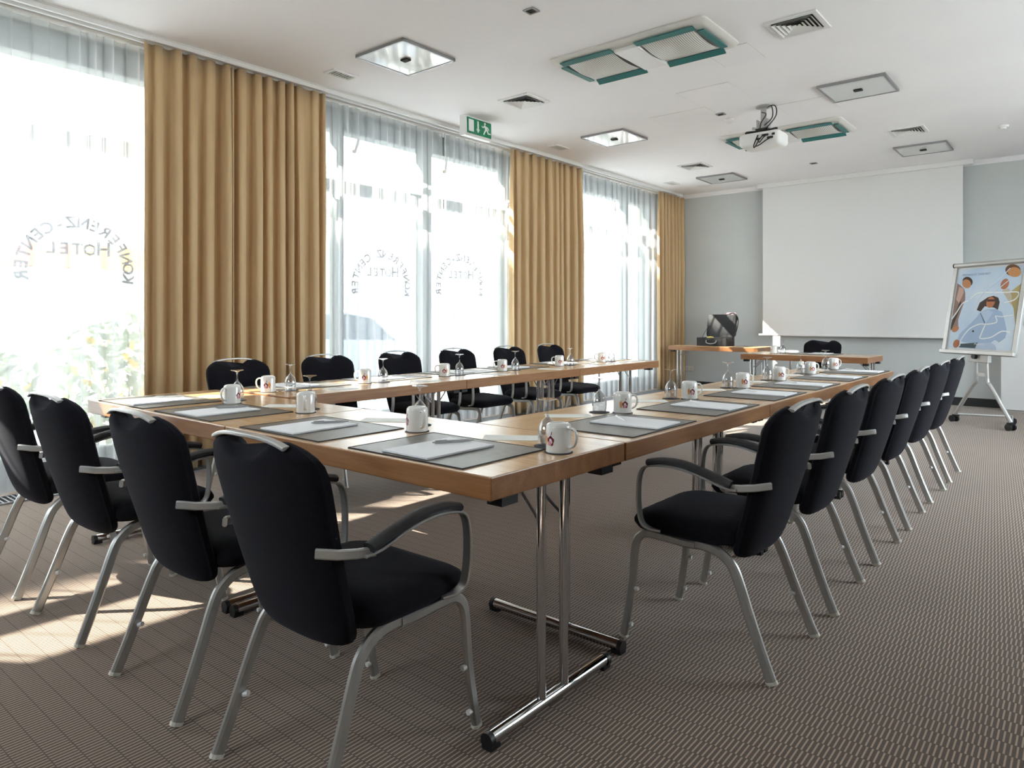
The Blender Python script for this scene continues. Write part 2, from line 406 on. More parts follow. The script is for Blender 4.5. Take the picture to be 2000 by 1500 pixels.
tag(cloth('drape', 2.95, 3.86, -5.43, .06, .125, .5, M['drape'], 8, sharp=.12), 'golden beige drape with tight gathered folds left of the middle window', 'curtain', DR)
tag(cloth('drape', 6.52, 8.02, -5.43, .058, .14, .4, M['drape'], 5, sharp=.12), 'golden beige drape between the middle and the far window', 'curtain', DR)
tag(cloth('drape', 10.27, 11.13, -5.43, .05, .135, .3, M['drape'], 9, sharp=.12), 'golden beige drape in the far corner by the grey wall', 'curtain', DR)
SH = 'white sheer curtains'
tag(cloth('sheer_curtain', -1.3, 2.62, -5.57, .03, .17, .4, M['sheer'], 1, solid=0, sharp=.13, per=14), 'white sheer curtain over the nearest window with orange banner showing through', 'sheer curtain', SH)
tag(cloth('sheer_curtain', 3.68, 5.50, -5.57, .03, .165, .4, M['sheer'], 2, solid=0, sharp=.13, per=14), 'white sheer curtain over left half of the middle window', 'sheer curtain', SH)
tag(cloth('sheer_curtain', 5.52, 6.75, -5.565, .03, .16, .4, M['sheer'], 12, solid=0, sharp=.13, per=14), 'white sheer curtain over right half of the middle window, behind exit sign', 'sheer curtain', SH)
tag(cloth('sheer_curtain', 7.8, 10.5, -5.57, .03, .165, .4, M['sheer'], 4, solid=0, sharp=.13, per=14), 'white sheer curtain over the farthest window beside the corner drape', 'sheer curtain', SH)

# ------------------------------------------------------------------ ceiling fittings
def ceil_light():
    r = empty('ceiling_light'); s = .28
    f = MB()
    for a in range(4):
        q = a*PI/2; f.box((math.cos(q)*(s-.009), math.sin(q)*(s-.009), -.012), (.018, 2*s, .024), q)
    f.build('frame', M['grey_metal'], r, smooth=0)
    MB().box((0, 0, -.012), (2*s-.03, 2*s-.03, .016)).build('glass_panel', M['lamp_glass'], r, smooth=0)
    k = MB().box((0, 0, -.026), (.07, .05, .014)); k.build('centre_clip', M['dark'], r, smooth=0)
    return r
LT = Kind(ceil_light())
for x, y, lb in ((-4.25, 3.80, 'square glass ceiling light nearest the first beige drapes'), (-4.28, 7.03, 'square glass ceiling light beside the exit sign'),
                 (-4.28, 10.08, 'square ceiling light near the left end of projection screen'), (-1.65, 6.92, 'large grey-framed square ceiling light right of the projector'),
                 (-1.62, 9.9, 'square ceiling light just above the right end of projection screen')):
    LT.put((x, y, ZC), 0, lb, 'ceiling light', 'square ceiling lights')
def diffuser(s=.17, n=5):
    r = empty('ceiling_vent')
    MB().box((0, 0, -.003), (2*s-.03, 2*s-.03, .004)).build('duct', M['dark'], r, smooth=0)
    f = MB()
    for a in range(4):
        q = a*PI/2; f.box((math.cos(q)*(s-.008), math.sin(q)*(s-.008), -.006), (.035, 2*s+.02, .012), q)
    f.build('frame', M['white'], r, smooth=0)
    l = MB()
    for i in range(n):
        o = (s-.03)*(1-i/n); p = o-.022; z0, z1 = -.022+.002*i, -.006
        R0 = [(-o, -o, z0), (o, -o, z0), (o, o, z0), (-o, o, z0)]; R1 = [(-p, -p, z1), (p, -p, z1), (p, p, z1), (-p, p, z1)]
        R2 = [(a*.97, b*.97, c+.002) for a, b, c in R0]
        if p > .005: l.loops([R0, R1], False); l.loops([R2, [(a, b, c+.002) for a, b, c in R1]], False)
    l.build('louvres', M['white_plastic'], r, smooth=0)
    return r
VT = Kind(diffuser())
for x, y, lb in ((-1.63, 5.16, 'large square louvred ceiling vent at the top right'), (-4.23, 5.29, 'square louvred ceiling vent near the green exit sign'),
                 (-4.23, 9.06, 'square louvred ceiling vent near the far corner drape'), (-1.60, 8.86, 'square louvred ceiling vent between two square lights at right')):
    VT.put((x, y, ZC), 0, lb, 'ceiling vent', 'square ceiling vents')
def slot():
    r = empty('ceiling_grille')
    MB().box((0, 0, -.002), (.10, .21, .003)).build('duct', M['dark'], r, smooth=0)
    f = MB()
    for sx in (-.06, .06): f.box((sx, 0, -.005), (.024, .26, .01))
    for sy in (-.118, .118): f.box((0, sy, -.005), (.1, .024, .01))
    f.build('frame', M['white'], r, smooth=0)
    s = MB()
    for i in range(8): s.box((0, -.09+.0257*i, -.006), (.1, .008, .008))
    s.build('slats', M['offwhite'], r, smooth=0)
    return r
SG = Kind(slot())
for x, y, lb in ((-4.98, 3.72, 'small rectangular ceiling grille above the first beige drapes'), (-5.05, 7.0, 'small rectangular ceiling grille above the middle beige drape'),
                 (-5.05, 10.0, 'small rectangular ceiling grille near the far corner drape')):
    SG.put((x, y, ZC), 0, lb, 'ceiling grille', 'small ceiling grilles')
def spot():
    r = empty('recessed_spotlight')
    f = MB()
    for a in range(4):
        q = a*PI/2; f.box((math.cos(q)*.036, math.sin(q)*.036, -.004), (.012, .084, .008), q)
    f.build('trim_ring', M['grey_metal'], r, smooth=0)
    MB().box((0, 0, -.001), (.062, .062, .003)).build('recess', M['dark'], r, smooth=0)
    return r
SP = Kind(spot())
for x, y, lb in ((-2.95, 3.77, 'small dark square recessed spotlight nearest, at top of the ceiling'), (-2.95, 6.92, 'small dark square recessed spotlight left of the projector mount'),
                 (-2.92, 9.92, 'small dark square recessed spotlight just before the projection screen')):
    SP.put((x, y, ZC), 0, lb, 'spotlight', 'recessed square spotlights')
def smoke(r0=.05):
    r = empty('smoke_detector')
    MB().lathe([(0, 0), (r0, 0), (r0, -.012), (r0*.85, -.02), (0, -.02)], 20).build('base', M['white_plastic'], r)
    MB().lathe([(0, -.018), (r0*.6, -.018), (r0*.55, -.04), (0, -.045)], 20).build('sensor_head', M['white_plastic'], r)
    return r
SD = Kind(smoke())
SD.put((-.76, 9.3, ZC), 0, 'white round smoke detector near the right edge of the ceiling', 'smoke detector', 'smoke detectors')
SD.put((-2.96, 7.17, ZC), 0, 'white round smoke detector beside the small spotlight by the projector', 'smoke detector', 'smoke detectors')
o = MB().lathe([(0, -.008), (.1, -.008), (.115, 0)], 24).build('ceiling_speaker', M['white_plastic']); o.location = (-4.74, 10.5, ZC)
tag(o, 'flat round white ceiling speaker near the far corner', 'speaker')
for nm, x, y, sx, sy, lb in (('access_hatch', -2.75, 6.27, .5, .5, 'flush white ceiling hatch before the projector'), ('access_hatch', -3.28, 6.75, .62, .33, 'beige flush ceiling hatch left of the projector'),
                             ('access_hatch', -2.2, 5.45, .34, .4, 'flush white ceiling hatch behind the near air conditioner'), ('access_hatch', -2.17, 7.2, .5, .42, 'flush white ceiling hatch right of the projector mount')):
    r = empty(nm, (x, y, ZC)); tag(r, lb, 'ceiling hatch', 'ceiling hatches')
    MB().box((0, 0, -.001), (sx, sy, .002)).build('shadow_gap', M['offwhite'], r, smooth=0)
    MB().box((0, 0, -.002), (sx-.012, sy-.012, .004)).build('panel', M['ceiling'], r, smooth=0)
def cassette():
    r = empty('air_conditioner')
    rows = []
    for i, (g, z) in enumerate(((0, 0), (0, -.012), (-.02, -.03), (-.05, -.034))):
        rows.append([(p, q, z) for p, q in rrect(1.34+2*g, .66+2*g, .05)])
    MB().loops(rows).build('housing', M['offwhite'], r)
    for s in (-1, 1):
        def fn(u, v, s=s):
            x = s*.335 + (u-.5)*.42; y = (v-.5)*.47
            return (x, y, -.036-.03*(1-(2*v-1)**2))
        gm = MB().sheet(3, 9, fn); g0 = gm.build('intake_grille', M['ribs'], r); sd = g0.modifiers.new('S', 'SOLIDIFY'); sd.thickness = .006
        for yy, tilt in ((-.268, -.12), (.268, -.5)):
            f = MB().box((s*.335, yy, -.05), (.47, .058, .008), 0, tilt); f.build('air_flap', M['teal'], r, smooth=0)
        f = MB()
        f.box((s*.592, 0, -.05), (.05, .42, .008))
        f.build('air_flap', M['teal'], r, smooth=0)
    MB().box((0, 0, -.046), (.2, .5, .03)).build('centre_bridge', M['white'], r, smooth=0, bevel=.01)
    return r
AC = Kind(cassette())
AC.put((-2.74, 4.9, ZC-.001), 0, 'ceiling air conditioner with teal flaps nearest the camera', 'air conditioner', 'ceiling air conditioners')
AC.put((-2.69, 8.1, ZC-.001), 0, 'ceiling air conditioner with teal flaps behind the projector', 'air conditioner', 'ceiling air conditioners')
# exit sign hanging under the ceiling by the curtains
ex = empty('exit_sign', (-5.0, 5.45, 0)); tag(ex, 'green and white emergency exit sign hanging from the ceiling by the curtains', 'exit sign')
h = MB(); h.loops([[(dx, -.2+e*.4, dz) for dx, dz in ((-.045, 3.27), (.02, 3.27), (.04, 3.25), (.045, 3.08), (.03, 3.06), (-.03, 3.06), (-.045, 3.08))] for e in (0, 1)])
h.build('housing', M['white_plastic'], ex, smooth=25)
MB().prism([(-.185, 3.085), (.185, 3.085), (.185, 3.245), (-.185, 3.245)], 0, .006, lambda p, q, d: (.041+d+(3.25-q)*.026, p, q)).build('green_panel', M['green'], ex, smooth=0)
PX_ = lambda p, q, d: (.047+d+(3.25-q)*.026, p, q)
MB().prism([(-.165, 3.105), (-.09, 3.105), (-.09, 3.228), (-.165, 3.228)], 0, .003, PX_).build('door_symbol', M['white'], ex, smooth=0)
MB().prism([(-.035, 3.228), (-.012, 3.228), (-.012, 3.145), (.004, 3.145), (-.0235, 3.105), (-.051, 3.145), (-.035, 3.145)], 0, .003, PX_).build('arrow_symbol', M['white'], ex, smooth=0)
mn = MB()
mn.prism([(.085+.014*math.cos(a*PI/6), 3.222+.014*math.sin(a*PI/6)) for a in range(12)], 0, .003, PX_)
mn.prism([(.07, 3.208), (.1, 3.2), (.125, 3.165), (.105, 3.155), (.085, 3.165)], 0, .003, PX_)
mn.prism([(.075, 3.205), (.052, 3.185), (.036, 3.195), (.032, 3.186), (.053, 3.172), (.085, 3.19)], 0, .003, PX_)
mn.prism([(.1, 3.2), (.135, 3.19), (.15, 3.165), (.141, 3.16), (.127, 3.18), (.1, 3.187)], 0, .003, PX_)
mn.prism([(.108, 3.16), (.128, 3.165), (.138, 3.135), (.172, 3.135), (.172, 3.123), (.128, 3.121)], 0, .003, PX_)
mn.prism([(.086, 3.165), (.112, 3.157), (.088, 3.135), (.07, 3.105), (.056, 3.108), (.072, 3.14)], 0, .003, PX_)
mn.build('running_figure_symbol', M['white'], ex, smooth=0)
# projector
pj = empty('projector', (-2.52, 6.95, 0)); tag(pj, 'white projector with dangling black cables hanging from the ceiling', 'projector')
MB().lathe([(0, 3.27), (.075, 3.27), (.075, 3.258), (.03, 3.245), (0, 3.245)], 20).build('ceiling_plate', M['steel'], pj)
MB().cyl((0, 0, 3.25), (0, 0, 3.10), .028, 16).build('pole', M['steel'], pj)
b = MB().box((0, 0, 3.075), (.10, .05, .07)); b.box((-.05, 0, 3.085), (.012, .09, .1)); b.box((.05, 0, 3.085), (.012, .09, .1)); b.cyl((-.11, 0, 3.07), (-.05, 0, 3.055), .012); b.build('joint_bracket', M['steel'], pj, smooth=0)
m_ = MB().box((0, 0, 3.03), (.12, .12, .03))
for a in (.6, 2.5, 3.8, 5.7): m_.bar([(0, 0, 3.02), (.17*math.cos(a)*1.05, .12*math.sin(a)*1.1, 3.012)], .014, .03, (0, 0, 1)); m_.cyl((.17*math.cos(a)*1.05, .12*math.sin(a)*1.1, 2.995), (.17*math.cos(a)*1.05, .12*math.sin(a)*1.1, 3.02), .014)
m_.build('mount_arms', M['black_plastic'], pj, smooth=0)
body = MB(); rows = []
for z, g in ((2.86, -.03), (2.875, -.008), (2.9, 0), (2.975, 0), (2.99, -.01)): rows.append([(p, q, z) for p, q in rrect(.40+2*g, .28+2*g, .035)])
body.loops(rows); body.build('body', M['white_plastic'], pj)
cn = MB()
for i, (x, w_) in enumerate(((.05, .035), (.10, .03), (.145, .028), (-.0, .03), (.075, .04), (.12, .04))): cn.box((x, -.141, 2.95-.03*(i % 2)), (w_, .006, .022))
cn.build('connector_panel', M['black_plastic'], pj, smooth=0)
MB().cyl((-.1, .13, 2.93), (-.1, .165, 2.93), .035, 20).build('lens', M['black_plastic'], pj)
cb = MB()
for pts in ([(.02, 0, 3.26), (.12, -.03, 3.25), (.15, -.08, 3.14), (.08, -.12, 3.03), (.02, -.1, 3.02)], [(.03, 0, 3.25), (.1, -.06, 3.24), (.12, -.1, 3.12), (.05, -.12, 3.05)],
            [(0, -.05, 3.2), (.06, -.1, 3.16), (.02, -.12, 3.08), (.0, -.11, 3.0)], [(.1, -.15, 2.95), (.07, -.19, 2.92), (.02, -.17, 2.88), (.0, -.15, 2.92)], [(.05, -.15, 2.95), (.02, -.18, 2.90), (-.03, -.16, 2.84), (-.04, -.15, 2.87), (0, -.15, 2.96)],
            [(.145, -.15, 2.92), (.09, -.18, 2.89), (.03, -.17, 2.86), (-.02, -.15, 2.85)]):
    cb.tube(smooth_path(pts), .0055, 6)
cb.build('cables', M['black_plastic'], pj)
# projection screen on the far wall
ps = empty('projection_screen', (-2.67, 11.0, 0)); tag(ps, 'large white pull-down projection screen hanging on the far grey wall', 'projection screen')
MB().box((.02, 0, 3.235), (2.86, .1, .07)).build('casing', M['white'], ps, smooth=0, bevel=.008)
MB().box((0, 0, 2.07), (2.66, .004, 2.29)).build('cloth', M['screen'], ps, smooth=0)
MB().cyl((-1.39, 0, .915), (1.36, 0, .915), .016, 12).build('weight_bar', M['white'], ps)
# socket
so = empty('wall_socket', (-5.305, YF, .32)); tag(so, 'white double wall socket low on far wall below the side table', 'wall socket')
MB().box((0, -.005, 0), (.15, .01, .08)).build('plate', M['white_plastic'], so, smooth=0, bevel=.004)
for s in (-.036, .036): MB().cyl((s, -.011, 0), (s, -.006, 0), .022, 18).build('outlet', M['offwhite'], so)
# white low cabinet on the right
cb_ = empty('cabinet', (-.91, 10.8, 0)); tag(cb_, 'plain white low cabinet against far wall behind the flip chart', 'cabinet')
MB().box((.45, .17, .55), (.9, .33, 1.06)).build('body', M['white'], cb_, smooth=0)
for i in (0, 1): 
    d_ = MB().box((.225+.45*i, -.006, .55), (.444, .018, 1.05)); dd = d_.build('door', M['white'], cb_, smooth=0, bevel=.002)
    MB().box((.40+.1*i, -.02, .75), (.012, .02, .12)).build('handle', M['steel'], dd, smooth=0)
MB().box((.45, .17, .01), (.86, .3, .02)).build('plinth', M['white'], cb_, smooth=0)

# ------------------------------------------------------------------ tables
TT = .75; TH = .066
def make_table(ph, pp):
    r = empty('folding_table')
    tp = MB(); x, y = .699, .349
    tp.cur = 0
    o = MB(); o.box((0, 0, 0), (2*x, 2*y, TH))
    for i in range(len(o.f)): o.mi[i] = 0 if i == 1 else 1
    t_ = o.build('tabletop', [M['wood'], M['wood_edge']], r, smooth=0, bevel=.004); t_.location = (0, 0, TT-TH/2)
    zb = TT-TH
    for s in (-1, 1):
        xe = s*.67
        b = MB()
        b.cyl((xe, ph-.30+.012, .026), (xe, ph+.30-.012, .026), .019, 16)
        b.build('foot_bar', M['chrome'], r)
        for e in (-1, 1):
            c = MB()
            c.cyl((xe, ph+e*.288, .024), (xe, ph+e*.305, .024), .022, 16); c.box((xe, ph+e*.285, .006), (.034, .04, .012))
            c.build('end_cap', M['black_plastic'], r)
        for e in (-1, 1):
            MB().cyl((xe, pp+e*.058, .035), (xe, pp+e*.058, zb), .0145, 16).build('post', M['chrome'], r)
        for e in (-1, 1):
            st = MB()
            st.tube([(xe, pp+e*.058, .56), (xe-s*.05, pp+e*.048, .605), (xe-s*.13, pp+e*.042, zb)], .005, 6, (0, 1, 0))
            st.build('brace', M['grey_metal'], r)
        for e in (-1, 1): MB().box((s*.66, e*.255, zb-.014), (.055, .07, .028)).build('stacking_buffer', M['black_plastic'], r, smooth=0)
    return r
TB = Kind(make_table(-.03, -.03))
TG = 'beech folding tables of the conference block'
TB.put((-1.945, 1.766, 0), 0, 'beech folding table at the near right corner of the table block', 'table', TG)
TB.put((-3.347, 1.766, 0), 0, 'beech folding table at the near left corner of the table block', 'table', TG)
TB = Kind(make_table(-.016, -.02))
for i, lb in enumerate(('nearest, joining the near right corner', 'second, in the middle of the row', 'third, at the far end towards the screen')):
    TB.put((-1.592, 2.118+.7+1.4*i, 0), PI/2, 'beech folding table in the right-hand row, ' + lb, 'table', TG)
for i, lb in enumerate(('nearest, joining the near left corner', 'second, in the middle of the row', 'third, at the far end by the last window')):
    TB.put((-3.71, 2.17+.7+1.4*i, 0), -PI/2, 'beech folding table in the window-side row, ' + lb, 'table', TG)
TB.put((-2.57, 8.6, 0), 0, 'beech presenter table with one place setting before the projection screen', 'table')
TB.put((-4.39, 10.3, 0), 0, 'beech side table at the far wall carrying the open black bag', 'table')

# ------------------------------------------------------------------ chairs
def make_chair():
    r = empty('conference_armchair')
    # seat cushion
    s = MB(); rows = []
    for z, g in ((.405, -.035), (.412, -.012), (.43, 0), (.455, 0), (.470, -.008), (.480, -.028), (.486, -.07), (.488, -.13)):
        row = []
        for p, q in rrect(.475+2*g, .41+2*g, .085+g*.5 if .085+g*.5 > .02 else .02, 6):
            f = q+.05
            zz = z - (.016*max(0, (f-.08)/.17)**2 if z > .44 else 0) + (.012*max(0, -f/.2) if z > .47 else 0)
            row.append((p, f, zz))
        rows.append(row)
    s.loops(rows); s.build('seat', M['fabric'], r, smooth=60)
    # backrest shell
    spine = [(.355, -.190), (.45, -.226), (.55, -.257), (.65, -.287), (.75, -.315), (.85, -.338), (.9, -.350)]
    wid = [(0, .125), (.012, .15), (.03, .17), (.06, .186), (.1, .195), (.2, .203), (.35, .209), (.5, .217), (.7, .228), (.82, .232), (.88, .229), (.93, .217), (.965, .197), (.988, .17), (1, .145)]
    T = .080; nu = 27; bk = MB(); rows = []
    vs = [0, .006, .014, .03, .055, .09, .14, .2, .3, .4, .5, .6, .7, .78, .85, .9, .94, .97, .988, 1]
    for v in vs:
        z = .357+.53*v; w_ = lerp_tab(wid, v)
        endt = max(.12, (1-abs(2*v-1)**14))**.5
        fr_, rr = [], []
        for k in range(nu):
            u = math.sin(PI/2*(2*k/(nu-1)-1)); x = u*w_
            dip = .040*math.exp(-(x/.08)**4)*max(0, (v-.84)/.16)**1.3 if v > .84 else 0
            zz = z - dip - .02*max(0, (abs(x)-.12)/.11)**2*(1 if v > .9 else 0)*max(0, (v-.9)/.1) + .022*u*u*max(0, 1-v/.12)*0
            rear = lerp_tab(spine, z) + .026*(x/.2)**2
            th = T*max(.05, 1-abs(u)**5)**.5*endt
            mid = rear+T/2
            fr_.append((x, mid+th/2, zz)); rr.append((x, mid-th/2, zz))
        rows.append(fr_ + rr[::-1])
    bk.loops(rows); bk.build('backrest', M['fabric'], r, smooth=60)
    hb = MB(); pts = []
    for k in range(13):
        x = -.155+.31*k/12; pts.append((x, -.325+.024*(x/.2)**2, .897-.02*(abs(x)/.155)**3))
    hb.bar(pts, .010, .023, (0, 1, 0)); hb.build('handle_bar', M['bar_metal'], r)
    for sx in (-1, 1):
        # legs
        rp = smooth_path([(sx*.222, -.272, .008), (sx*.218, -.232, .105), (sx*.213, -.19, .215), (sx*.208, -.160, .295), (sx*.204, -.135, .345), (sx*.2, -.095, .378), (sx*.198, -.045, .392), (sx*.196, .02, .393)], 5)
        l = MB().bar(rp, .034, .022).build('rear_leg', M['steel'], r)
        MB().bar([(sx*.222, -.2745, .002), (sx*.222, -.2700, .012)], .038, .026).build('glide', M['rubber'], l)
        k = MB()
        k.cyl((sx*.205, -.205, .15), (sx*.19, -.199, .155), .008, 8); k.build('stacking_bumper', M['clear'], l)
        fp = smooth_path([(sx*.222, .272, .008), (sx*.221, .252, .11), (sx*.22, .236, .22), (sx*.219, .228, .325), (sx*.218, .216, .372), (sx*.215, .185, .398), (sx*.211, .13, .399), (sx*.206, .05, .392), (sx*.2, 0, .39)], 5)
        l = MB().bar(fp, .03, .022).build('front_leg', M['steel'], r)
        MB().bar([(sx*.222, .2735, .002), (sx*.222, .2710, .012)], .034, .026).build('glide', M['rubber'], l)
        for zz, ff in ((.055, .25), (.19, .226)): MB().cyl((sx*.221, ff, zz), (sx*.221, ff-.014, zz), .008, 8).build('stacking_bumper', M['clear'], l)
        # arm
        ap = smooth_path([(sx*.235, .115, .425), (sx*.252, .155, .432), (sx*.262, .178, .46), (sx*.267, .185, .54), (sx*.268, .178, .618), (sx*.268, .155, .652), (sx*.267, .10, .664), (sx*.266, .03, .664), (sx*.264, -.05, .648), (sx*.262, -.12, .624), (sx*.258, -.17, .616)], 5)
        a = MB().bar(ap, .008, .03).build('arm_band', M['steel'], r)
        pp = smooth_path([(sx*.268, .145, .668), (sx*.267, .09, .680), (sx*.266, .02, .680), (sx*.264, -.06, .662), (sx*.262, -.155, .632)], 5)
        MB().section(pp, [(math.cos(q)*.013, math.sin(q)*.022) for q in [2*PI*i/10 for i in range(10)]]).build('arm_pad', M['arm_pad'], r)
        br = MB().bar([(sx*.260, -.135, .619), (sx*.247, -.18, .621), (sx*.231, -.222, .626), (sx*.216, -.25, .632), (sx*.2, -.262, .633)], .024, .013)
        br.build('arm_bracket', M['bar_metal'], r)
    return r
CH = Kind(make_chair())
ORD = ['nearest the camera', 'second from the near end', 'third from the near end', 'fourth from the near end', 'fifth from the near end', 'farthest from the camera']
CG = 'black conference armchairs'
for i, y in enumerate((2.49, 3.17, 3.91, 4.62, 5.355, 6.07)):
    CH.put((-1.068, y, 0), PI/2 + (.0, .02, -.01, .015, -.02, .01)[i], 'black armchair along the right-hand table row, ' + ORD[i], 'chair', CG)
for i, x in enumerate((-1.59, -2.26, -3.02, -3.69)):
    CH.put((x, 1.222, 0), (.015, -.01, .01, -.01)[i], 'black armchair on the near table side, ' + ('rightmost of four', 'second from the right', 'third from the right', 'leftmost of four')[i], 'chair', CG)
for i, y in enumerate((2.52, 3.24, 3.97, 4.66, 5.40, 6.11)):
    CH.put((-4.25, y, 0), -PI/2 + (.02, -.01, .02, 0, -.02, .03)[i], 'black armchair along the window-side table row, ' + ORD[i], 'chair', CG)
CH.put((-2.72, 9.36, 0), PI, 'black armchair alone behind the presenter table before the screen', 'chair', CG)

# ------------------------------------------------------------------ place settings
def make_mat():
    r = empty('desk_mat')
    MB().prism(rrect(.52, .39, .006, 2), 0, .003).build('sheet', M['mat'], r, smooth=0)
    e = MB()
    for a, b_, c_, d_ in ((0, .193, .52, .004), (0, -.193, .52, .004), (.258, 0, .004, .386), (-.258, 0, .004, .386)): e.box((a, b_, .0022), (c_, d_, .0035))
    e.build('edge_stitching', M['mat_edge'], r, smooth=0); return r
def make_pad():
    r = empty('notepad')
    MB().prism(rrect(.212, .297, .002, 2), 0, .006).build('sheets', M['paper'], r, smooth=0)
    MB().box((0, 0, .0005), (.213, .298, .001)).build('backing_board', M['grey_metal'], r, smooth=0); return r
def make_pen(m):
    r = empty('pen')
    MB().lathe([(0, -.07), (.0015, -.07), (.0042, -.052), (.0048, -.02), (.0048, .05), (.0042, .066), (0, .066)], 12).build('barrel', m, r)
    MB().cyl((0, 0, .064), (0, 0, .074), .0022, 8).build('push_button', M['steel'], r)
    MB().box((0, .006, .045), (.003, .002, .04)).build('clip', M['steel'], r, smooth=0)
    for c in r.children: c.rotation_euler = (PI/2, 0, 0); c.location = (0, 0, .0055)
    return r
def make_coaster():
    o = MB().lathe([(0, .0), (.043, 0), (.046, .0008), (.046, .002), (.043, .0026), (0, .0026)], 28).build('coaster', M['coaster']); return o
def make_mug():
    r = empty('mug')
    R = .0405; H_ = .092
    p = [(R-.005, .003), (R-.0005, 0), (R+.0008, .002), (R, .008), (R, H_-.014), (R-.002, H_-.006), (R-.007, H_-.0015), (R-.012, H_), (R-.014, H_-.001), (R-.0155, H_-.004), (0, H_-.0045)]
    q = [(0, H_-.008), (R-.006, H_-.010), (R-.004, H_-.016), (R-.004, .006), (R-.005, .003)]
    MB().lathe(q+p, 36).build('body', M['china'], r)
    hp = smooth_path([(R-.003, 0, .076), (R+.014, 0, .077), (R+.026, 0, .066), (R+.028, 0, .046), (R+.02, 0, .026), (R+.006, 0, .018), (R-.003, 0, .017)], 5)
    MB().section(hp, [(math.cos(t)*.0042, math.sin(t)*.0065) for t in [2*PI*i/10 for i in range(10)]], (0, 1, 0)).build('handle', M['china'], r)
    def patch(name, m, a0, z0, pts, off):
        mb = MB(); n = len(pts)
        for e in (0,):
            vs = [((R+off)*math.cos(a0+x/R), (R+off)*math.sin(a0+x/R), z0+z) for x, z in pts]
            vi = [((R-.0005)*math.cos(a0+x/R), (R-.0005)*math.sin(a0+x/R), z0+z) for x, z in pts]
            mb.loops([vi, vs])
        return mb.build(name, m, r, smooth=0)
    circ = lambda rx, rz, n=14, wob=0: [(rx*math.cos(2*PI*i/n)*(1+wob*math.sin(5*2*PI*i/n)), rz*math.sin(2*PI*i/n)*(1+wob*math.sin(5*2*PI*i/n))) for i in range(n)]
    for s in (-1, 1):
        a0 = s*1.62
        d = patch('printed_emblem', M['decal_red'], a0, .038, circ(.0125, .0155, 16, .12), .0006)
        e = patch('emblem_flower', M['decal_pink'], a0-.06, .031, circ(.006, .0075), .0011); e.parent = d
        e = patch('emblem_leaf', M['decal_orange'], a0+s*.48-.0, .040, circ(.006, .017, 12, .2), .0006); e.parent = d
        e = patch('emblem_twig', M['decal_red'], a0+.05, .063, [(-.0015, -.006), (.0015, -.006), (.004, .004), (.002, .005)], .0006); e.parent = d
    return r
def make_glass():
    r = empty('wine_glass')      # standing on its rim
    out = [(.0300, 0), (.0318, .018), (.0332, .034), (.0325, .050), (.0288, .066), (.0215, .080), (.013, .0895), (.0062, .096), (.0045, .101)]
    inn = [(.0045, .0965), (.012, .0865), (.020, .0775), (.0270, .0645), (.0307, .0495), (.0314, .034), (.0300, .018), (.0285, .0005)]
    MB().lathe([(0, .0975)] + inn + out + [(0, .101)], 32).build('bowl', M['glass'], r)
    MB().lathe([(0, .0995), (.0045, .1), (.0036, .11), (.0034, .128), (.004, .139), (.0065, .1455), (0, .146)], 16).build('stem', M['glass'], r)
    MB().lathe([(0, .1445), (.006, .145), (.014, .1495), (.0305, .1535), (.0318, .1545), (.031, .1558), (0, .156)], 32).build('foot', M['glass'], r)
    return r
K = {'mat': Kind(make_mat()), 'pad': Kind(make_pad()), 'pen': Kind(make_pen(M['pen'])), 'penw': Kind(make_pen(M['pen_white'])), 'coaster': Kind(make_coaster()), 'mug': Kind(make_mug()), 'glass': Kind(make_glass())}
o = MB().prism(rrect(.2, .105, .002, 2), 0, .0016).build('card', M['card']); K['card'] = Kind(o)
def setting(place, mt, ang, pad, mug, glass, hand, card=None, pen=None, penk='pen', pr=0.0):
    z = TT
    K['mat'].put((mt[0], mt[1], z), ang, 'grey leather-look desk mat ' + place, 'desk mat', 'grey desk mats')
    K['pad'].put((pad[0], pad[1], z+.0042), ang+pr, 'white notepad on the desk mat ' + place, 'notepad', 'white notepads')
    if pen: K[penk].put((pen[0], pen[1], z+.0102), pen[2], ('silver' if penk == 'pen' else 'white') + ' ballpoint pen on the notepad ' + place, 'pen', 'ballpoint pens')
    K['coaster'].put((mug[0], mug[1], z), 0, 'round dark coaster under the mug ' + place, 'coaster', 'round dark coasters')
    K['coaster'].put((glass[0], glass[1], z+.0003), .3, 'round dark coaster under the wine glass ' + place, 'coaster', 'round dark coasters')
    K['mug'].put((mug[0], mug[1], z+.0026), hand, 'upturned white mug with printed emblem ' + place, 'mug', 'upturned white mugs')
    K['glass'].put((glass[0], glass[1], z+.003), random.random()*6, 'upside-down wine glass on its coaster ' + place, 'glass', 'upside-down wine glasses')
    if card: K['card'].put((card[0], card[1], z), card[2], 'blank white card on the table ' + place, 'card', 'blank cards')
R_ = math.radians
